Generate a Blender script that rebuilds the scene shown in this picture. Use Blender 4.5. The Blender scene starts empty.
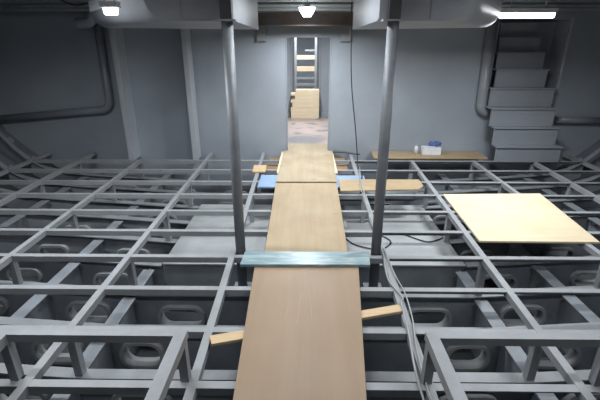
import bpy, bmesh, math, random
from mathutils import Vector, Matrix
random.seed(7)
S = bpy.context.scene
C = bpy.context.scene.collection
PI = math.pi

# ------------------------------------------------------------------ camera, world, exposure
cam_d = bpy.data.cameras.new('camera'); cam = bpy.data.objects.new('camera', cam_d); C.objects.link(cam)
cam.location = (0, 0, 1.67)
cam.rotation_euler = (math.radians(90 - 21.1), 0, math.atan(5 / 402))
cam_d.sensor_width = 36; cam_d.lens = 402 / 600 * 36; cam_d.clip_start = 0.02
S.camera = cam
w = bpy.data.worlds.new('world'); S.world = w; w.use_nodes = True
w.node_tree.nodes['Background'].inputs[0].default_value = (0.55, 0.6, 0.68, 1)
w.node_tree.nodes['Background'].inputs[1].default_value = 0.05
S.view_settings.view_transform = 'Standard'; S.view_settings.look = 'None'
S.view_settings.exposure = 0.0; S.view_settings.gamma = 1.0; S.view_settings.use_curve_mapping = False

# ------------------------------------------------------------------ materials
def new_mat(name):
    m = bpy.data.materials.new(name); m.use_nodes = True
    nt = m.node_tree; b = nt.nodes['Principled BSDF']
    return m, nt, b
def N(nt, t, **kw):
    n = nt.nodes.new(t)
    for k, v in kw.items():
        if k in n.inputs.keys(): n.inputs[k].default_value = v
        else: setattr(n, k, v)
    return n
def ramp(nt, src, stops):
    r = nt.nodes.new('ShaderNodeValToRGB')
    while len(r.color_ramp.elements) < len(stops): r.color_ramp.elements.new(0.5)
    for e, (p, c) in zip(r.color_ramp.elements, stops):
        e.position = p; e.color = (*c, 1)
    nt.links.new(src, r.inputs[0]); return r
def paint(name, col, rough=0.42, var=0.12, scale=2.5, metal=0.0, rust=None, bump=0.03):
    m, nt, b = new_mat(name)
    tc = N(nt, 'ShaderNodeTexCoord')
    n1 = N(nt, 'ShaderNodeTexNoise', Scale=scale, Detail=6.0, Roughness=0.6)
    nt.links.new(tc.outputs['Object'], n1.inputs['Vector'])
    lo = tuple(c * (1 - var) for c in col); hi = tuple(min(1, c * (1 + var)) for c in col)
    r = ramp(nt, n1.outputs['Fac'], [(0.3, lo), (0.7, hi)])
    out = r.outputs[0]
    if rust:
        n3 = N(nt, 'ShaderNodeTexNoise', Scale=rust[1], Detail=4.0)
        nt.links.new(tc.outputs['Object'], n3.inputs['Vector'])
        rr = ramp(nt, n3.outputs['Fac'], [(rust[2], (0, 0, 0)), (rust[2] + 0.12, (1, 1, 1))])
        mx = N(nt, 'ShaderNodeMixRGB'); mx.inputs[2].default_value = (*rust[0], 1)
        nt.links.new(rr.outputs[0], mx.inputs[0]); nt.links.new(out, mx.inputs[1]); out = mx.outputs[0]
    nt.links.new(out, b.inputs['Base Color'])
    n2 = N(nt, 'ShaderNodeTexNoise', Scale=scale * 6, Detail=3.0)
    nt.links.new(tc.outputs['Object'], n2.inputs['Vector'])
    mr = N(nt, 'ShaderNodeMapRange'); mr.inputs[3].default_value = rough - 0.08; mr.inputs[4].default_value = rough + 0.1
    nt.links.new(n2.outputs['Fac'], mr.inputs[0]); nt.links.new(mr.outputs[0], b.inputs['Roughness'])
    b.inputs['Metallic'].default_value = metal
    if bump:
        bp = N(nt, 'ShaderNodeBump', Strength=bump * 4, Distance=0.01)
        n4 = N(nt, 'ShaderNodeTexNoise', Scale=3.0, Detail=2.0)
        nt.links.new(tc.outputs['Object'], n4.inputs['Vector'])
        nt.links.new(n4.outputs['Fac'], bp.inputs['Height']); nt.links.new(bp.outputs[0], b.inputs['Normal'])
    return m
def wood(name, light, dark, stain=(0.5, 0.42, 0.35), amount=0.25, axis=1, rough=0.6, grain=1.0, spot=0.68):
    m, nt, b = new_mat(name)
    tc = N(nt, 'ShaderNodeTexCoord'); mp = N(nt, 'ShaderNodeMapping')
    sc = [14 * grain, 14 * grain, 14 * grain]; sc[axis] = 0.9 * grain
    mp.inputs['Scale'].default_value = sc
    nt.links.new(tc.outputs['Object'], mp.inputs['Vector'])
    n1 = N(nt, 'ShaderNodeTexNoise', Scale=1.6, Detail=7.0, Roughness=0.62, Distortion=0.6)
    nt.links.new(mp.outputs[0], n1.inputs['Vector'])
    r = ramp(nt, n1.outputs['Fac'], [(0.3, dark), (0.62, light)])
    n2 = N(nt, 'ShaderNodeTexNoise', Scale=2.2, Detail=5.0)
    nt.links.new(tc.outputs['Object'], n2.inputs['Vector'])
    r2 = ramp(nt, n2.outputs['Fac'], [(0.42, (0, 0, 0)), (0.75, (1, 1, 1))])
    mx = N(nt, 'ShaderNodeMixRGB'); mx.blend_type = 'MULTIPLY'; mx.inputs[2].default_value = (*stain, 1)
    ml = N(nt, 'ShaderNodeMath', operation='MULTIPLY'); ml.inputs[1].default_value = amount
    nt.links.new(r2.outputs[0], ml.inputs[0]); nt.links.new(ml.outputs[0], mx.inputs[0])
    nt.links.new(r.outputs[0], mx.inputs[1])
    # small dark scuffs, stretched along the board
    mp2 = N(nt, 'ShaderNodeMapping'); mp2.inputs['Scale'].default_value = (4.2, 13, 8)
    nt.links.new(tc.outputs['Object'], mp2.inputs['Vector'])
    n3 = N(nt, 'ShaderNodeTexNoise', Scale=1.2, Detail=3.0); nt.links.new(mp2.outputs[0], n3.inputs['Vector'])
    r3 = ramp(nt, n3.outputs['Fac'], [(spot, (0, 0, 0)), (spot + 0.05, (0.7, 0.7, 0.7))])
    mx2 = N(nt, 'ShaderNodeMixRGB'); mx2.inputs[2].default_value = (dark[0] * .35, dark[1] * .35, dark[2] * .35, 1)
    nt.links.new(r3.outputs[0], mx2.inputs[0]); nt.links.new(mx.outputs[0], mx2.inputs[1])
    nt.links.new(mx2.outputs[0], b.inputs['Base Color'])
    b.inputs['Roughness'].default_value = rough
    bp = N(nt, 'ShaderNodeBump', Strength=0.12, Distance=0.004)
    nt.links.new(n1.outputs['Fac'], bp.inputs['Height']); nt.links.new(bp.outputs[0], b.inputs['Normal'])
    return m
def plain(name, col, rough=0.5, emit=None, strength=0):
    m, nt, b = new_mat(name)
    tc = N(nt, 'ShaderNodeTexCoord'); n1 = N(nt, 'ShaderNodeTexNoise', Scale=20.0, Detail=3.0)
    nt.links.new(tc.outputs['Object'], n1.inputs['Vector'])
    r = ramp(nt, n1.outputs['Fac'], [(0.3, tuple(c * .88 for c in col)), (0.7, col)])
    nt.links.new(r.outputs[0], b.inputs['Base Color']); b.inputs['Roughness'].default_value = rough
    if emit:
        b.inputs['Emission Color'].default_value = (*emit, 1); b.inputs['Emission Strength'].default_value = strength
    return m

GREY = paint('grey_bulkhead_paint', (0.325, 0.36, 0.405), rough=0.38, var=0.10, scale=1.1)
GRID = paint('grey_frame_paint', (0.285, 0.298, 0.312), rough=0.5, var=0.12, scale=5)
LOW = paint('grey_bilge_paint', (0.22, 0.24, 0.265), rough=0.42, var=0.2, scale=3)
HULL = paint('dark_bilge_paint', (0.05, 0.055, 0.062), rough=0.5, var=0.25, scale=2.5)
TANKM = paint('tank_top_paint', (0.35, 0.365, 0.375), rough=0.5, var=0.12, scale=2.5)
CASE = paint('glossy_grey_paint', (0.30, 0.315, 0.345), rough=0.42, var=0.10, scale=2.2)
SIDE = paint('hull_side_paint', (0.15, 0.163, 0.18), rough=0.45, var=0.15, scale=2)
FLG = paint('flange_paint', (0.235, 0.25, 0.265), rough=0.45, var=0.15, scale=4)
STIF = paint('lit_stiffener_paint', (0.44, 0.47, 0.505), rough=0.4, var=0.08, scale=2)  # same grey as the bulkhead, lightened so the stiffeners look lit
STEP = paint('grey_stair_paint', (0.27, 0.29, 0.32), rough=0.4, var=0.08, scale=1.5)
CEIL = paint('deckhead_paint', (0.13, 0.14, 0.155), rough=0.5, var=0.2, scale=3)
PIPEM = paint('pipe_paint', (0.25, 0.27, 0.30), rough=0.33, var=0.1, scale=4)
TRAY = paint('deckhead_pipe_paint', (0.42, 0.46, 0.47), rough=0.35, var=0.15, scale=4)
RUST = paint('rust_primer', (0.085, 0.06, 0.05), rough=0.65, var=0.3, scale=6, rust=((0.085, 0.09, 0.10), 1.6, 0.50))
PILL = paint('pillar_steel', (0.175, 0.187, 0.205), rough=0.5, var=0.2, scale=5, metal=0.1, rust=((0.20, 0.12, 0.08), 5, 0.60))
DARK = plain('dark_steel', (0.022, 0.023, 0.025), 0.4)
PLY = wood('pale_plywood', (0.74, 0.645, 0.47), (0.64, 0.54, 0.37), stain=(0.85, 0.74, 0.56), amount=0.4, axis=0, rough=0.38, grain=0.6, spot=0.80)
WALK1 = wood('worn_brown_board', (0.315, 0.222, 0.143), (0.28, 0.195, 0.125), stain=(0.85, 0.78, 0.72), amount=0.5, grain=0.4, rough=0.5, spot=0.74)
WALK2 = wood('walked_tan_plywood', (0.40, 0.305, 0.185), (0.345, 0.258, 0.152), stain=(0.7, 0.62, 0.55), amount=0.5, grain=0.6, spot=0.70)
WALK3 = wood('dusty_tan_plywood', (0.39, 0.31, 0.20), (0.33, 0.26, 0.16), stain=(0.65, 0.58, 0.55), amount=0.7, grain=0.6, spot=0.655)
OSB = wood('chip_board', (0.44, 0.335, 0.205), (0.33, 0.24, 0.14), amount=0.3, axis=0, grain=1.8, spot=0.72)
PINE = wood('pine_batten', (0.62, 0.46, 0.28), (0.54, 0.39, 0.22), amount=0.2, axis=0, grain=1.0, spot=0.85)
PALEW = wood('pale_lumber', (0.80, 0.68, 0.48), (0.68, 0.55, 0.37), amount=0.2, axis=0, grain=0.8, spot=0.80)
BROWN = wood('brown_lining_board', (0.38, 0.25, 0.14), (0.28, 0.18, 0.10), amount=0.5, axis=0, grain=0.8, spot=0.75)
WHITE = plain('white_card', (0.75, 0.77, 0.80), 0.6)
RAG = plain('blue_rag', (0.10, 0.16, 0.36), 0.8)
CLOTH = plain('dark_cloth', (0.11, 0.12, 0.115), 0.8)
CORD = plain('black_cord', (0.03, 0.03, 0.035), 0.45)
GCORD = plain('grey_cable', (0.36, 0.37, 0.38), 0.4)
def blue_film(name, a, b2, c, p):
    m, nt, b = new_mat(name)
    tc = N(nt, 'ShaderNodeTexCoord'); mp = N(nt, 'ShaderNodeMapping'); mp.inputs['Scale'].default_value = (2.2, 14, 6)
    nt.links.new(tc.outputs['Object'], mp.inputs['Vector'])
    n1 = N(nt, 'ShaderNodeTexNoise', Scale=2.0, Detail=6.0, Distortion=0.8); nt.links.new(mp.outputs[0], n1.inputs['Vector'])
    r = ramp(nt, n1.outputs['Fac'], [(0.28, a), (0.5, b2), (p, c)])
    nt.links.new(r.outputs[0], b.inputs['Base Color']); b.inputs['Roughness'].default_value = 0.35
    return m
BLUE = blue_film('blue_film', (0.19, 0.30, 0.50), (0.24, 0.36, 0.56), (0.34, 0.45, 0.62), 0.75)
STRIPE = blue_film('pale_blue_worn_film', (0.14, 0.235, 0.275), (0.20, 0.295, 0.325), (0.44, 0.48, 0.48), 0.72)
m, nt, b = new_mat('passage_floor_sheet'); PASS = m
tc = N(nt, 'ShaderNodeTexCoord'); n1 = N(nt, 'ShaderNodeTexNoise', Scale=3.0, Detail=7.0, Distortion=0.5)
nt.links.new(tc.outputs['Object'], n1.inputs['Vector'])
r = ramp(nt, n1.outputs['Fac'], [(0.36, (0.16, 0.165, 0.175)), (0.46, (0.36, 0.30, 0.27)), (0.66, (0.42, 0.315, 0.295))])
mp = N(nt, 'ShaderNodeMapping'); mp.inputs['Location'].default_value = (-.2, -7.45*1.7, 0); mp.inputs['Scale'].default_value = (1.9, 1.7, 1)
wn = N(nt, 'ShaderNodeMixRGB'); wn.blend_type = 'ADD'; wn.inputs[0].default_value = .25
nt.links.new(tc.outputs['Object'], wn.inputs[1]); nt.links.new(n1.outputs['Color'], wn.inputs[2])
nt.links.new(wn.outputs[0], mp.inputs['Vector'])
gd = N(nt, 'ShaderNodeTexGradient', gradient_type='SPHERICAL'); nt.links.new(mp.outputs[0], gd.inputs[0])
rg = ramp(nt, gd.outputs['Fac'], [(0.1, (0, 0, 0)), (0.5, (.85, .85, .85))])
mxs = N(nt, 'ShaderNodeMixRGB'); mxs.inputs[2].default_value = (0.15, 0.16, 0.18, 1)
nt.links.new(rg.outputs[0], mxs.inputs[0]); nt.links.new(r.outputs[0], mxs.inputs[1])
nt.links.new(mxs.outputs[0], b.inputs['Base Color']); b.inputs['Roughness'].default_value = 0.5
LAMP = plain('lamp_diffuser', (0.9, 0.9, 0.9), 0.4, (0.95, 0.98, 1.0), 9.0)
LAMPH = plain('lamp_housing', (0.55, 0.57, 0.58), 0.4)

# ------------------------------------------------------------------ mesh helpers
def box(bm, x0, x1, y0, y1, z0, z1):
    vs = [bm.verts.new(p) for p in ((x0,y0,z0),(x1,y0,z0),(x1,y1,z0),(x0,y1,z0),(x0,y0,z1),(x1,y0,z1),(x1,y1,z1),(x0,y1,z1))]
    for f in ((3,2,1,0),(4,5,6,7),(0,1,5,4),(1,2,6,5),(2,3,7,6),(3,0,4,7)): bm.faces.new([vs[i] for i in f])
    return bm
def prism(bm, pts, z0, z1):
    a = [bm.verts.new((x, y, z0)) for x, y in pts]; c = [bm.verts.new((x, y, z1)) for x, y in pts]
    n = len(pts)
    bm.faces.new(a[::-1]); bm.faces.new(c)
    for i in range(n): bm.faces.new((a[i], a[(i+1)%n], c[(i+1)%n], c[i]))
    return bm
def sweep_bar(bm, p0, p1, prof, up=(0,0,1)):
    """closed 2-D profile (side, up) swept straight from p0 to p1"""
    p0, p1 = Vector(p0), Vector(p1); d = (p1 - p0).normalized(); u = Vector(up); s = d.cross(u).normalized(); u = s.cross(d)
    a = [bm.verts.new(p0 + s*q[0] + u*q[1]) for q in prof]; c = [bm.verts.new(p1 + s*q[0] + u*q[1]) for q in prof]
    n = len(prof)
    bm.faces.new(a); bm.faces.new(c[::-1])
    for i in range(n): bm.faces.new((a[(i+1)%n], a[i], c[i], c[(i+1)%n]))
    return bm
def tube(bm, pts, r, seg=10, caps=True):
    pts = [Vector(p) for p in pts]; rings = []
    prev = None
    for i, p in enumerate(pts):
        d = (pts[min(i+1, len(pts)-1)] - pts[max(i-1, 0)]).normalized()
        if prev is None:
            ref = Vector((0,0,1)) if abs(d.z) < 0.9 else Vector((0,1,0))
            s = d.cross(ref).normalized()
        else: s = (prev - d*prev.dot(d)).normalized()
        prev = s; t = d.cross(s)
        rr = r[i] if isinstance(r, (list, tuple)) else r
        rings.append([bm.verts.new(p + (s*math.cos(2*PI*k/seg) + t*math.sin(2*PI*k/seg))*rr) for k in range(seg)])
    for a, c in zip(rings, rings[1:]):
        for k in range(seg):
            f = bm.faces.new((a[k], a[(k+1)%seg], c[(k+1)%seg], c[k])); f.smooth = True
    if caps: bm.faces.new(rings[0][::-1]); bm.faces.new(rings[-1])
    return bm
def smooth_path(pts, n=6):
    P = [Vector(p) for p in pts]; out = []
    for i in range(len(P)-1):
        p0 = P[max(i-1,0)]; p1 = P[i]; p2 = P[i+1]; p3 = P[min(i+2,len(P)-1)]
        for k in range(n):
            t = k/n
            out.append(0.5*((2*p1)+(-p0+p2)*t+(2*p0-5*p1+4*p2-p3)*t*t+(-p0+3*p1-3*p2+p3)*t**3))
    out.append(P[-1]); return out
def mesh_of(bm, name, mat):
    bmesh.ops.recalc_face_normals(bm, faces=bm.faces)
    me = bpy.data.meshes.new(name); bm.to_mesh(me); bm.free(); me.materials.append(mat); return me
def link(name, me, parent=None, loc=None):
    o = bpy.data.objects.new(name, me); C.objects.link(o)
    if loc is not None: o.location = loc
    if parent: o.parent = parent
    return o
def obj(name, bm, mat, parent=None, loc=None, bevel=0):
    if bevel:
        bmesh.ops.recalc_face_normals(bm, faces=bm.faces)
        bmesh.ops.bevel(bm, geom=[e for e in bm.edges], offset=bevel, segments=2, affect='EDGES', clamp_overlap=True)
    return link(name, mesh_of(bm, name, mat), parent, loc)
def tag(o, label, cat, group=None):
    o['label'] = label; o['category'] = cat
    if group: o['group'] = group
    return o
def thing(name, label, cat, loc=(0,0,0), group=None):
    return tag(link(name, None, None, loc), label, cat, group)
def struct(o, label=None, cat=None):
    o['kind'] = 'structure'
    if label: o['label'] = label
    if cat: o['category'] = cat
    return o
def B(): return bmesh.new()

# ------------------------------------------------------------------ setting: hull bottom, sides, bulkheads, deckhead
FR = [0.62, 1.12, 1.62, 2.06, 2.52, 3.0, 3.5, 4.0, 4.51, 5.0, 5.52, 6.03]
CURVE = [(0,-.38),(1.45,-.38),(2.4,-.31),(3.1,-.27),(3.75,-.22),(4.08,-.13),(4.3,.0),(4.48,.17),(4.66,.42),(4.8,.8),(4.9,1.4),(4.95,2.3)]
SHELL = [(0,-1.0),(1.45,-.94),(2.4,-.80),(3.2,-.62),(3.85,-.45),(4.25,-.28),(4.5,-.08),(4.70,.08),(4.96,.35),(5.12,.7),(5.18,1.4),(5.2,2.45)]
def interp(cv, x):
    for (a, b1), (c, d) in zip(cv, cv[1:]):
        if a <= x <= c: return b1 + (d-b1)*(x-a)/(c-a)
    return cv[-1][1]
shell_line = [(-x, z) for x, z in SHELL[::-1]] + SHELL[1:]
def shell_mesh(part):
    bm = B(); a = []; c = []
    for x, z in part:
        a.append(bm.verts.new((x, -3.0, z))); c.append(bm.verts.new((x, 6.62, z)))
    for i in range(len(part)-1):
        f = bm.faces.new((a[i], a[i+1], c[i+1], c[i])); f.smooth = True
    return bm
k0 = 5
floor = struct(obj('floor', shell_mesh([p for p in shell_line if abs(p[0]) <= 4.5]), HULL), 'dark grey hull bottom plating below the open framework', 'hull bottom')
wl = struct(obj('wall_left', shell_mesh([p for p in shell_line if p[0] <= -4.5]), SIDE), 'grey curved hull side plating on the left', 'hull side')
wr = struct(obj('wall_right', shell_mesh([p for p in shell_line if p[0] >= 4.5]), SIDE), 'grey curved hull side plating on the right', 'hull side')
WY = 6.58
bm = B()
box(bm, -5.3, -.30, WY, WY+.05, -1.05, 2.45); box(bm, .395, 2.90, WY, WY+.05, -1.05, 2.45)
box(bm, -.30, .395, WY, WY+.05, 1.775, 2.45); box(bm, -.30, .395, WY, WY+.05, -1.05, 0.03)
box(bm, 2.90, 3.93, WY, WY+.05, -1.05, 1.03)
box(bm, 2.90, 3.93, WY, WY+.05, 2.02, 2.45); box(bm, 3.93, 5.3, WY, WY+.05, -1.05, 2.45)
box(bm, 2.85, 2.90, WY+.05, 7.6, -.1, 2.45); box(bm, 3.93, 3.98, WY+.05, 7.6, -.1, 2.45); box(bm, 2.90, 3.93, 7.55, 7.6, -.1, 2.45)
wf = struct(obj('wall_far', bm, GREY), 'grey painted steel bulkhead with a narrow doorway at the far end', 'bulkhead')
def stiff(x, z0, z1, d=.20, t=.014, fl=.085):
    bm = B(); box(bm, x-t/2, x+t/2, WY-d, WY, z0, z1); box(bm, x-fl, x+t/2, WY-d-.012, WY-d, z0, z1)
    return obj('stiffener', bm, STIF, wf)
stiff(-2.775, -.08, 2.3, .28, .014, .075); stiff(-1.755, -.08, 2.3, .24, .014, .065)
stiff(3.96, 1.02, 2.05, .03, .01, .03)
for x in (-.66, .60):
    bm = B(); prism(bm, [(-.075, 0), (.075, 0), (.075, .05), (-.075, .05)], 1.72, 1.98)
    obj('bracket', bm, GRID, wf, (x, WY-.06, 0))
bm = B(); box(bm, -.30, -.285, WY-.01, WY+.07, .03, 1.775); box(bm, .38, .395, WY-.01, WY+.07, .03, 1.775)
obj('door_frame', bm, GREY, wf)
ceil = struct(obj('ceiling', box(B(), -5.3, 5.3, -3.0, WY, 2.42, 2.47), CEIL), 'dark grey steel deckhead', 'ceiling')
for y in (0.62, 1.62, 3.0, 4.51, 5.52):
    bm = B(); box(bm, -5.0, 5.0, y-.006, y+.006, 2.30, 2.42); box(bm, -5.0, 5.0, y-.035, y+.035, 2.29, 2.30)
    obj('deck_beam', bm, CEIL, ceil)
bm = B(); box(bm, -.78, .80, 6.15, 6.165, 1.93, 2.09); box(bm, -.78, .80, 6.10, 6.165, 1.915, 1.93); obj('header_beam', bm, RUST, wf)
struct(obj('wall_back', box(B(), -5.3, 5.3, -3.05, -3.0, -1.05, 2.45), GREY), 'grey bulkhead behind the viewer', 'bulkhead')

# frames standing on the bottom plating (web with ringed lightening holes, face flange)
HOLES = [(1.10, -.62, .21, .125), (1.93, -.575, .20, .115), (2.82, -.50, .17, .085)]
def oblong(cx, cz, a, h, n=5):
    r = min(a, h) * .85; pts = []
    for sx, sz, a0 in ((1,1,0),(-1,1,90),(-1,-1,180),(1,-1,270)):
        for k in range(n):
            t = math.radians(a0 + 90*k/(n-1)); pts.append((cx + sx*(a-r) + r*math.cos(t), cz + sz*(h-r) + r*math.sin(t)))
    return pts
def web_mesh(x0, x1, holes, name):
    """web in the XZ plane between x0 < x1 on the positive or negative side"""
    xs = sorted(set([x0, x1] + [s*x for s in (-1, 1) for x, _ in CURVE[:9] if x0 < s*x < x1]))
    top = [(x, interp(CURVE, abs(x))) for x in xs]
    sx = sorted(set([x0, x1] + [s*x for s in (-1, 1) for x, _ in SHELL if x0 < s*x < x1]))
    bot = [(x, interp(SHELL, abs(x))) for x in sx]
    loops = [top + bot[::-1]] + [oblong(*h) for h in holes]
    bm = B(); es = []
    for lp in loops:
        vs = [bm.verts.new((x, 0, z)) for x, z in lp]
        es += [bm.edges.new((vs[i], vs[(i+1) % len(vs)])) for i in range(len(vs))]
    bmesh.ops.triangle_fill(bm, use_beauty=True, use_dissolve=False, edges=es, normal=(0, -1, 0))
    g = bmesh.ops.extrude_face_region(bm, geom=list(bm.faces))
    bmesh.ops.translate(bm, vec=(0, .012, 0), verts=[v for v in g['geom'] if isinstance(v, bmesh.types.BMVert)])
    return mesh_of(bm, name, LOW)
def flange_mesh(x0, x1, w=.085):
    xs = sorted(set([x0, x1] + [s*x for s in (-1, 1) for x, _ in CURVE if x0 < s*x < x1]))
    bm = B(); rows = []
    for x in xs:
        z = interp(CURVE, abs(x))
        rows.append([bm.verts.new(p) for p in ((x, -w/2, z), (x, w/2, z), (x, w/2, z+.012), (x, -w/2, z+.012))])
    for a, c in zip(rows, rows[1:]):
        for k in range(4): bm.faces.new((a[k], a[(k+1)%4], c[(k+1)%4], c[k]))
    bm.faces.new(rows[0]); bm.faces.new(rows[-1][::-1])
    return mesh_of(bm, 'face_flange', FLG)
def rim_mesh(h):
    bm = B(); o = oblong(*h); i = oblong(h[0], h[1], h[2]-.026, h[3]-.026); n = len(o); rows = []
    for p, y in ((o, -.045), (o, .055), (i, .055), (i, -.045)): rows.append([bm.verts.new((x, y, z)) for x, z in p])
    for a in range(4):
        c = (a+1) % 4
        for k in range(n):
            f = bm.faces.new((rows[a][k], rows[a][(k+1)%n], rows[c][(k+1)%n], rows[c][k])); f.smooth = a in (0, 2)
    return mesh_of(bm, 'hole_rim', GRID)
XE = 4.66
both = [(s*x, z, a, h) for s in (-1, 1) for x, z, a, h in HOLES]
full_w = web_mesh(-4.3, 4.3, both, 'hull_frame'); full_f = flange_mesh(-4.95, 4.95)
wing = {}
for s in (-1, 1):
    lo, hi = (1.60, 4.3) if s > 0 else (-4.3, -1.42)
    wing[s] = (web_mesh(lo, hi, [(s*x, z, a, h) for x, z, a, h in HOLES[1:]], 'hull_frame'),
               flange_mesh(*((1.60, 4.95) if s > 0 else (-4.95, -1.42))))
var = [(s*1.27, -.60, .17, .125) for s in (-1, 1)] + [h for h in both if abs(h[0]) > 1.5]
var_w = web_mesh(-4.3, 4.3, var, 'hull_frame')
rims = {h: rim_mesh(h) for h in both + var[:2]}
lug = mesh_of(box(B(), -.05, .05, -.006, .006, 0, .06), 'lug', GRID)
def add_frame(y, web, fl, hs, sides):
    f = link('hull_frame', web, floor, (0, y, 0))
    link('face_flange', fl, f)
    for h in hs: link('hole_rim', rims[h], f)
    for s in sides:
        for x in (4.25, 4.55):
            l = link('lug', lug, f, (s*x, .02, interp(CURVE, x)+.012)); l.rotation_euler = (0, -s*.8, 0)
for y in FR:
    if 3.4 < y < 5.1:
        for s in (-1, 1): add_frame(y, *wing[s], [h for h in both if h[0]*s > 1.6], (s,))
    elif y == 2.52: add_frame(y, var_w, full_f, var, (-1, 1))
    else: add_frame(y, full_w, full_f, both, (-1, 1))
# longitudinal girders with a face flange
for x, spans in ((1.53, ((.3, 3.47),)), (2.27, ((.3, 6.5),)), (3.45, ((.3, 6.5),))):
    for s in (-1, 1):
        z = interp(CURVE, x); zb = interp(SHELL, x)
        for y0, y1 in spans:
            ys = [y0] + [y for y in FR if y0 < y < y1] + [y1]
            g = link('girder', None, floor, (s*x, 0, 0))
            bm = B()
            for a, c in zip(ys, ys[1:]): box(bm, -.006, .006, a+.014, c-.002, zb-.02, z-.03)
            obj('girder_web', bm, LOW, g)
            bm = B()
            for a, c in zip(ys, ys[1:]): box(bm, -.055, .055, a+.045, c-.045, z-.03, z-.018)
            obj('girder_flange', bm, LOW, g)
# short stub brackets at the tank corners
# ------------------------------------------------------------------ sump tank under the middle
t = thing('sump_tank', 'low flat-topped light grey steel tank under the middle of framework', 'tank', (0.09, 4.25, -.97))
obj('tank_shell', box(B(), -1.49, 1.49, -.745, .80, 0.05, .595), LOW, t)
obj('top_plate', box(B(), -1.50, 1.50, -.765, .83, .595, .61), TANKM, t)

# ------------------------------------------------------------------ open steel framework
fw = thing('deck_framework', 'open grey steel floor framework of square cells without plates', 'framework', (0, 4, 0))
Wd, T = .050, .008
L_FRONT = [(-Wd/2, 0), (-Wd/2, -Wd), (-Wd/2+T, -Wd), (-Wd/2+T, -T), (Wd/2, -T), (Wd/2, 0)]
L_BACK = [(-q[0], q[1]) for q in L_FRONT][::-1]
TUBE = [(-Wd/2, 0), (-Wd/2, -Wd), (Wd/2, -Wd), (Wd/2, 0)]
SX = [-4.28, -3.48, -2.53, -1.51, -.635, .70, 1.56, 2.56, 3.42, 4.28]
def stringer_x(i, y):
    fan = {-3.48: -.018, -2.53: -.02, -1.51: -.015, -.635: -.02, .70: .018, 1.56: .045, 2.56: .02, 3.42: .05}.get(SX[i], .0)
    return SX[i] + fan*(y-4.0)
GY = FR
for y in GY:
    for a, c, prof in ((-4.30, .69, 'F'), (.69, 4.30, 'B')):
        bm = B()
        # side axis of sweep along +X is -Y
        pf = [(-q[0], q[1]) for q in L_FRONT][::-1] if prof == 'F' else L_FRONT
        sweep_bar(bm, (a, 0, 0), (c, 0, 0), pf)
        o = obj('cross_bar', bm, GRID, fw, (0, y-4, 0))
for i, x in enumerate(SX):
    ye = 6.06 if abs(x+2.53) < .1 or x in (1.56, 2.56, 3.42) else 6.52
    bm = B(); sweep_bar(bm, (stringer_x(i, .3), -3.7, .002), (stringer_x(i, ye), ye-4, .002), TUBE)
    obj('longitudinal_bar', bm, GRID, fw)
post_me = {}
for i, x in enumerate(SX):
    if abs(x) > 4: continue
    for y in ((3.5, 4.51, 5.52) if abs(x) < 1 else (2.06, 3.0, 4.0, 5.0, 6.03)):
        px = stringer_x(i, y)
        if 3.4 < y < 5.1 and -1.41 < px < 1.59: zb = -.36
        else: zb = interp(CURVE, abs(px)) + .012
        if px > 0 and abs(px-1.53) < .06 and 3.4 < y < 5.1: zb = -.36
        bm = B(); sweep_bar(bm, (0, 0, zb), (0, 0, -.049), [(-.026, -.026), (.026, -.026), (.026, -.018), (-.018, -.018), (-.018, .026), (-.026, .026)] if x < 0 else
                            [(-.026, -.026), (.026, -.026), (.026, .026), (.018, .026), (.018, -.018), (-.026, -.018)], up=(0, 1, 0))
        obj('post', bm, GRID, fw, (px, y-4, 0))

# raised frames in the foreground
def raised(name, label, s):
    t = thing(name, label, 'framework', (s*1.07, 1.66, 0), 'raised frames in the foreground')
    a, c = (-.47, .44) if s < 0 else (-.42, .47)
    h = .30
    obj('cross_rail', sweep_bar(B(), (a-.03, 0, h), (c+.03, 0, h), [(-.024, 0), (-.024, -.045), (.024, -.045), (.024, 0)]), GRID, t)
    for x in (a, c):
        obj('side_rail', sweep_bar(B(), (x, -1.3, h+.001), (x, -.024, h+.001), [(-.03, 0), (-.03, -.055), (.03, -.055), (.03, 0)]), GRID, t)
        for y in (-.005, -1.04):
            bm = B(); sweep_bar(bm, (0, 0, .002), (0, 0, h-.052), [(-.023, -.023), (.023, -.023), (.023, .023), (-.023, .023)], up=(0, 1, 0))
            obj('leg', bm, GRID, t, (x, y, 0))
raised('raised_frame', 'raised grey steel rail frame at the lower left', -1)
raised('raised_frame', 'raised grey steel rail frame at the lower right', 1)

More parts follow.
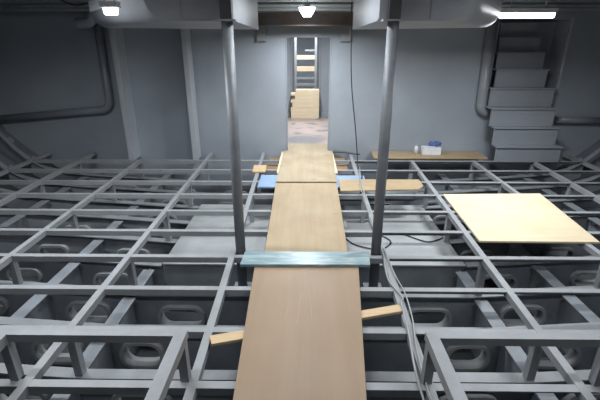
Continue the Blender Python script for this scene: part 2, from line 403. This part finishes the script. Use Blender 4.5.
# ------------------------------------------------------------------ pillars and overhead casings
def pillar(x, y, label):
    t = thing('pillar', label, 'pillar', (x, y, -.367), 'round pillars beside the walkway')
    obj('shaft', tube(B(), [(0,0,.0), (0,0,2.19)], .042, 20), PILL, t)
    obj('base_plate', box(B(), -.08, .08, -.08, .08, -.0, .015), LOW, t)
    obj('head_plate', box(B(), -.08, .07, -.06, .043, 2.19, 2.202), GRID, t)
    obj('head_stub', box(B(), -.04, .04, -.04, .04, 2.202, 2.66), DARK, t)
pillar(-.55, 3.075, 'round grey steel pillar left of the board walkway')
pillar(.614, 3.075, 'round rust-streaked steel pillar right of the board walkway')
def casing(s, label):
    t = thing('overhead_casing', label, 'casing', (s*.52, 3.125, 1.821), 'casings hanging from the deckhead')
    def arc(cx, cz, r, n=6): return [(cx + r*math.sin(PI/2*k/(n-1)), cz - r*math.cos(PI/2*k/(n-1))) for k in range(n)]
    near = [(0, .62), (0, .012)] + arc(.46, .172, .16) + [(.64, .62)]
    fx = 1.44 if s < 0 else 1.22
    far = [(0, .62), (0, .008)] + arc(fx, .148, .14) + [(fx+.16, .62)]
    bm = B()
    a = [bm.verts.new((s*x, 0, z)) for x, z in near]; c = [bm.verts.new((s*x, 1.70 - .54*x/(fx+.16), z)) for x, z in far]
    bm.faces.new(a); bm.faces.new(c[::-1])
    for i in range(len(a)-1):
        f = bm.faces.new((a[i], a[i+1], c[i+1], c[i])); f.smooth = 2 <= i <= 6
    obj('casing_shell', bm, CASE, t)
    bm = B(); box(bm, min(s*-.01, s*.46), max(s*-.01, s*.46), -.012, -.001, .008, .02); obj('edge_strip', bm, GRID, t)
    bm = B(); box(bm, s*.36-.003, s*.36+.003, -.006, -.0005, .02, .6); obj('seam', bm, LOW, t)
casing(-1, 'glossy grey overhead casing with rounded corner above left pillar')
casing(1, 'glossy grey overhead casing with rounded corner above right pillar')

# ------------------------------------------------------------------ boards of the walkway
def board(name, label, pts, z0, z1, mat, cat='board', group=None):
    cx = sum(p[0] for p in pts)/len(pts); cy = sum(p[1] for p in pts)/len(pts)
    o = obj(name, prism(B(), [(x-cx, y-cy) for x, y in pts], 0, z1-z0), mat, None, (cx, cy, z0), bevel=.0015)
    return tag(o, label, cat, group)
GW = 'boards of the walkway'
board('walkway_board', 'long worn brown walkway board nearest the viewer', [(-.395, 2.86), (.435, 2.86), (.31, 1.50), (.27, .35), (-.32, .35), (-.35, 1.50)], .024, .040, WALK1, group=GW)
board('walkway_board', 'tan walkway board in the middle behind the pale blue strip', [(-.365, 4.82), (.405, 4.83), (.365, 2.875), (-.335, 2.875)], .024, .040, WALK2, group=GW)
board('walkway_board', 'dusty tan walkway board leading into the far doorway', [(-.275, 6.95), (.37, 6.95), (.37, 6.45), (.45, 6.43), (.405, 4.84), (-.365, 4.83), (-.345, 6.43), (-.275, 6.45)], .041, .055, WALK3, group=GW)
board('film_covered_plank', 'pale blue film-covered plank lying across the walkway between pillars', [(-.505, 2.75), (.515, 2.76), (.535, 2.97), (-.495, 2.96)], .041, .066, STRIPE, 'plank')
board('film_sheet', 'thin blue board under the walkway beside small wood block', [(-.59, 4.72), (.78, 4.72), (.80, 5.20), (-.59, 5.22)], .003, .022, BLUE, 'board')
board('plank', 'chipboard plank with clipped end sticking out right of walkway', [(.43, 4.53), (1.38, 4.60), (1.47, 4.73), (1.48, 4.98), (.44, 4.98)], .024, .042, OSB, 'plank')
board('plank', 'long chipboard plank along the bulkhead below the white box', [(1.10, 6.55), (2.86, 6.55), (2.86, 6.12), (1.08, 6.10)], .003, .023, OSB, 'plank')
board('plywood_sheet', 'pale yellow plywood sheet lying on framework at the right', [(1.64, 4.49), (2.80, 4.53), (2.65, 3.26), (1.58, 3.27)], .003, .021, PLY, 'plywood')
board('wood_block', 'small pale wood block on the framework left of walkway', [(-.75, 5.70), (-.56, 5.70), (-.55, 5.36), (-.73, 5.36)], .003, .022, PINE, 'wood block')
board('batten', 'pine batten crossing under the nearest walkway board', [(-.575, 1.975), (.64, 2.305), (.665, 2.235), (-.545, 1.90)], .003, .0235, PINE, 'batten')
for x, lab in ((-.36, 'pale batten under left edge of far walkway board'), (.425, 'pale batten under right edge of far walkway board')):
    board('batten', lab, [(x-.025, 5.26), (x+.025, 5.26), (x+.03, 6.43), (x-.02, 6.43)], .003, .0405, PALEW, 'batten', 'battens under the far walkway board')
for x0, x1, lab in ((-.59, -.40, 'brown board set low between bars left of far walkway'), (.49, .66, 'brown board set low between bars right of far walkway')):
    board('lining_board', lab, [(x0, 5.60), (x1, 5.60), (x1, 6.50), (x0, 6.50)], -.10, -.085, BROWN, 'board', 'low brown boards by the doorway')

# ------------------------------------------------------------------ stairs in the alcove
st = thing('steel_stairs', 'steep grey steel box stairs rising into the alcove at right', 'stairs', (3.41, 5.96, 0))
tops = [.245, .515, .785, 1.06, 1.325, 1.562, 1.78, 1.985]
xw = [(-.534, .456), (-.567, .408), (-.612, .363), (-.586, .405), (-.505, .294), (-.484, .263), (-.452, .189), (-.43, .15)]
yw = [0, .10, .20, .40, .50, .60, .70, .80]
for k, (zt, (a, c), y0) in enumerate(zip(tops, xw, yw)):
    zb = 0.003 if k == 0 else tops[k-1] + .001
    bm = B(); prism(bm, [(a+.012, y0), (c-.012, y0), (c-.012, y0+.03), (a+.012, y0+.03)], zb, zt - .018)
    obj('riser', bm, STEP, st)
    y1 = (yw[k+1] + .03) if k < 7 else .95
    bm = B(); box(bm, a, c, y0-.03, y1, zt - .018, zt)
    obj('tread', bm, STEP, st)
obj('side_plate', box(B(), .20, .517, .97, 1.45, 1.05, 2.0), STEP, st)

# ------------------------------------------------------------------ pipes on the bulkhead
def pipe(name, label, pts, r, mat=PIPEM, cat='pipe', seg=12):
    o = obj(name, tube(B(), pts, r, seg), mat); return tag(o, label, cat)
def elbow(c, r, a0, a1, n=6): return [(c[0]+r*math.cos(math.radians(a0+(a1-a0)*k/n)), c[1], c[2]+r*math.sin(math.radians(a0+(a1-a0)*k/n))) for k in range(n+1)]
PY = WY-.07
pipe('bulkhead_pipe', 'grey pipe bending down the left bulkhead beside a stiffener', [(-4.97, PY, .542), (-3.30, PY, .69)] + elbow((-3.28, PY, .85), .16, -90, 0)[1:] + [(-3.10, PY, 2.3)], .062)
pipe('bulkhead_pipe', 'grey vertical pipe bending in behind the stairs at right', [(2.74, PY-.03, 2.3), (2.775, PY-.03, .80)] + [(2.775 + .12*(1-math.cos(t)), PY-.03 + .0*t, .80 - .12*math.sin(t)) for t in (.25, .5, .8, 1.1, 1.35)] + [(2.90, PY-.03, .68)], .078)
pipe('bulkhead_pipe', 'grey horizontal pipe on the bulkhead right of the stairs', [(4.0, PY, .555), (4.80, PY, .53)], .055)
pipe('deckhead_pipe', 'uppermost pale pipe running across below the deckhead', [(-4.9, 5.95, 2.225), (4.9, 5.95, 2.225)], .022, TRAY)
pipe('deckhead_pipe', 'middle pale pipe running across below the deckhead', [(-4.9, 6.02, 2.17), (4.9, 6.02, 2.17)], .022, TRAY)
pipe('deckhead_pipe', 'lowest and thickest pale pipe across below the deckhead', [(-4.9, 6.06, 2.13), (4.9, 6.06, 2.13)], .03, TRAY)
pipe('bilge_pipe', 'grey thick pipe lying under framework right of walkway', [(.42, 5.28, -.28), (1.52, 5.28, -.28)], .09, LOW)
pipe('duct_bend', 'dark rounded duct end below the deckhead at upper left', smooth_path([(-3.05, 6.3, 2.35), (-3.04, 6.3, 2.1), (-3.12, 6.3, 1.98), (-3.3, 6.3, 1.96)]), .075, GREY, 'duct')

# ------------------------------------------------------------------ lamps
def area(name, loc, sx, sy, power, rot=(0,0,0), col=(0.93, 0.97, 1.0), parent=None):
    l = bpy.data.lights.new(name, 'AREA'); l.shape = 'RECTANGLE'; l.size = sx; l.size_y = sy; l.energy = power; l.color = col; l.spread = math.radians(164)
    o = bpy.data.objects.new(name, l); C.objects.link(o); o.location = loc; o.rotation_euler = rot
    if parent: o.parent = parent
    return o
def tube_lamp(label, loc, length, along, power, up=.1, tilt=0, wide=False):
    t = thing('tube_lamp', label, 'lamp', loc, 'tube lamps under the deckhead')
    t.rotation_euler = (0, tilt, 0 if along == 'x' else PI/2)
    h = length/2
    obj('housing', prism(B(), [(-h, -.035), (h, -.035), (h, .035), (-h, .035)], .012, .05), LAMPH, t)
    if wide:
        bm = B(); sweep_bar(bm, (-h+.02, 0, 0), (h-.02, 0, 0), [(-.10, .01), (-.05, -.07), (.05, -.07), (.10, .01)]); obj('diffuser', bm, LAMP, t)
    else: obj('diffuser', tube(B(), [(-h+.02, 0, -.005), (h-.02, 0, -.005)], .030, 12), LAMP, t)
    for x in (-h*.6, h*.6): obj('hanger', tube(B(), [(x, 0, .05), (x, 0, .05+up)], .006, 6), LAMPH, t)
    area('tube_light', (0, 0, -.074 if wide else -.036), length-.05, .05, power, parent=t)
tube_lamp('short tube lamp seen end-on above the doorway', (.02, 5.60, 2.085), .5, 'y', 46, .28, wide=True)
tube_lamp('small tube lamp beside the left overhead casing', (-1.36, 3.08, 1.90), .12, 'x', 12, .45)
tube_lamp('long tube lamp in front of the stairs', (2.17, 4.36, 1.95), .56, 'x', 52, .40)
tube_lamp('added unseen tube lamp between the two overhead casings', (.02, 3.3, 2.25), 1.2, 'y', 20, .15)  # out of view, added to brighten the casings' inner faces and the middle
tube_lamp('added unseen tube lamp above the left bilge', (-2.5, 3.25, 2.26), 1.2, 'x', 44, .15)  # unseen fill lamp, added to lift the left side
tube_lamp('added unseen tube lamp above the right bilge', (2.3, 2.6, 2.26), 1.2, 'x', 16, .15)  # unseen fill lamp, added to lift the right side
for x, lab in ((-1.35, 'added unseen tube lamp behind the left raised frame'), (1.35, 'added unseen tube lamp behind the right raised frame')):
    tube_lamp(lab, (x, 1.45, 2.25), 1.2, 'x', 19, .15)  # pair above the view, added to brighten the foreground
tube_lamp('added unseen tube lamp inside the passage beyond the doorway', (.0, 8.2, 2.2), 1.2, 'y', 60, .2)  # hidden above the lintel, added to brighten the passage
tube_lamp('added unseen tube lamp above the far wooden steps', (.0, 10.5, 2.2), 1.0, 'x', 34, .2)  # hidden lamp added to light the treads and end wall

# ------------------------------------------------------------------ passage and room beyond the doorway
struct(obj('floor_passage', box(B(), -1.6, 1.6, WY+.05, 13.5, -.02, .03), PASS), 'worn pinkish floor of the passage beyond the doorway', 'floor')
struct(obj('ceiling_passage', box(B(), -1.6, 1.6, WY+.05, 13.5, 2.42, 2.47), CEIL), 'dark deckhead of the passage', 'ceiling')
bm = B(); box(bm, -1.65, -1.6, WY+.05, 13.5, -.02, 2.47); struct(obj('wall_passage_left', bm, GREY), 'grey side wall of the passage, left', 'wall')
bm = B(); box(bm, 1.6, 1.65, WY+.05, 13.5, -.02, 2.47); struct(obj('wall_passage_right', bm, GREY), 'grey side wall of the passage, right', 'wall')
bm = B(); box(bm, -1.6, 1.6, 12.2, 12.25, .03, 2.42); struct(obj('wall_passage_end', bm, GREY), 'grey end wall beyond the wooden steps', 'wall')
bm = B(); box(bm, -1.6, -.34, 10.0, 10.05, .03, 2.42); box(bm, .36, 1.6, 10.0, 10.05, .03, 2.42); box(bm, -.34, .36, 10.0, 10.05, 1.95, 2.42)
w2 = struct(obj('wall_passage_middle', bm, GREY), 'second grey bulkhead with doorway beyond the passage', 'bulkhead')
for x in (-.34, .33):
    obj('door_frame', box(B(), x, x+.03, 9.97, 10.08, .03, 1.95), GRID, w2)
for x0, x1 in ((-.70, -.36), (.38, .75)):
    obj('skirting', box(B(), x0, x1, 9.96, 10.0, .03, .12), GREY, w2)
ws = thing('wooden_steps', 'grey ladder frame with pale wooden treads beyond the passage', 'steps', (.01, 11.0, .03))
for x in (-.29, .23):
    obj('stringer', box(B(), x, x+.06, -.05, .06, 0, 2.2), GRID, ws)
obj('rail', box(B(), -.02, .23, -.06, -.03, 1.49, 1.53), GRID, ws)
for z, th, mt in ((1.29, .10, PALEW), (1.00, .12, PALEW), (.80, .06, GRID), (.64, .07, GRID), (.50, .06, PALEW)):
    obj('tread', box(B(), -.23, .23, -.04, .22, z, z+th), mt, ws)
for i, (z0, z1, x0) in enumerate(((.031, .285, -.335), (.286, .395, -.30), (.396, .470, -.335), (.471, .56, -.24), (.561, .61, -.335), (.611, .69, -.22))):
    lab = ['lowest thick', 'second', 'third', 'fourth', 'fifth', 'topmost'][i] + ' pale timber in the stack beyond the doorway'
    tag(obj('stacked_timber', box(B(), x0, .33, -.0, .30, 0, z1-z0), PALEW, None, (0, 9.64, z0), bevel=.003), lab, 'timber', 'stacked timbers beyond the doorway')

# ------------------------------------------------------------------ small things by the bulkhead
t = thing('carton', 'small white carton on the chipboard plank by the bulkhead', 'carton', (2.03, 6.36, .024))
obj('body', box(B(), -.145, .145, -.07, .07, 0, .12), WHITE, t, bevel=.004)
obj('flap', box(B(), -.13, .05, -.068, .0, .121, .128), WHITE, t)
bm = B(); bmesh.ops.create_icosphere(bm, subdivisions=3, radius=.10)
for v in bm.verts:
    n = .6 + .5*random.random(); v.co = Vector((v.co.x*1.2*n, v.co.y*.55*n, v.co.z*.5*n + .03)); 
    if v.co.z < 0: v.co.z = 0
tag(obj('rag', bm, RAG, None, (2.09, 6.39, .154)), 'crumpled blue rag heaped on the white carton', 'rag')
t = thing('bottle', 'small white bottle standing left of the carton', 'bottle', (1.80, 6.38, .024))
obj('body', tube(B(), [(0,0,0), (0,0,.10), (0,0,.125), (0,0,.13)], [.03, .03, .02, .012], 14), WHITE, t)
obj('cap', tube(B(), [(0,0,.1305), (0,0,.155)], .013, 10), GCORD, t)

# ------------------------------------------------------------------ cables
def cable(label, pts, r, mat, name='cable', n=7):
    return tag(obj(name, tube(B(), smooth_path(pts, n), r, 8), mat), label, 'cable')
cable('thin black cord hanging from the deckhead right of the doorway', [(.62, 6.0, 2.3), (.625, 6.0, 2.0), (.66, 5.98, 1.2), (.75, 5.95, .5), (.80, 5.93, .05), (.78, 5.7, .014), (.77, 5.2, .03), (.74, 4.99, .052)], .008, CORD)
cable('grey cable running along the framework right of the walkway', [(.79, 5.6, .02), (.735, 5.04, .034), (.71, 4.80, .058), (.70, 4.50, .056), (.685, 4.1, .016), (.68, 3.58, .012), (.675, 3.1, .012), (.645, 2.8, .010), (.64, 2.6, .012), (.69, 2.40, .014), (.66, 2.3, .034), (.645, 2.03, .014), (.61, 1.74, .012), (.60, 1.5, .012), (.60, .9, .012)], .0065, GCORD)
cable('second grey cable winding beside the right framework bar', [(.76, 5.45, .018), (.73, 5.04, .034), (.695, 4.80, .058), (.675, 4.50, .05), (.70, 4.1, .014), (.665, 3.7, .013), (.69, 3.2, .014), (.70, 2.7, .014), (.72, 2.45, .014), (.70, 2.15, .016), (.66, 1.9, .014), (.64, 1.62, .014), (.635, 1.3, .014), (.63, .9, .014)], .005, GCORD)
cable('thin black cord looping over the grey tank top', [(.42, 4.15, -.35), (.55, 3.9, -.35), (.8, 3.8, -.35), (.95, 3.98, -.35), (.85, 4.2, -.35), (1.1, 4.18, -.35), (1.35, 3.98, -.35), (1.58, 4.1, -.35)], .007, CORD)
cable('black cord curling above the left end of deckhead pipes', [(-2.55, 5.9, 2.3), (-2.9, 5.88, 2.19), (-3.1, 5.88, 2.17), (-3.4, 5.9, 2.3)], .008, CORD)

# chalk strokes on the nearest board, and a cloth strip by the doorway
nb = bpy.data.objects['walkway_board']
for (x0, y0), (x1, y1) in (((-.02, 2.42), (-.045, 2.08)), ((.035, 2.45), (.05, 2.12)), ((-.10, 2.30), (-.13, 2.05))):
    d = Vector((x1-x0, y1-y0)).normalized(); q = Vector((-d.y, d.x))*.0022
    o = obj('chalk_stroke', prism(B(), [(x0+q.x, y0+q.y), (x0-q.x, y0-q.y), (x1-q.x, y1-q.y), (x1+q.x, y1+q.y)], .0402, .0406), WALK2)
    o.parent = nb; o.matrix_parent_inverse = Matrix.Translation(-Vector(nb.location))
bm = B(); tube(bm, smooth_path([(0, 0, .03), (.16, -.03, .028), (.3, -.10, .022), (.42, -.16, .018)], 5), [.03 - .0008*k for k in range(16)], 10)
for v in bm.verts: v.co.z = max(0, v.co.z*.7)
tag(obj('cloth_strip', bm, CLOTH, None, (.47, 6.51, .003)), 'dark grey rolled cloth lying on framework right of the doorway', 'cloth')
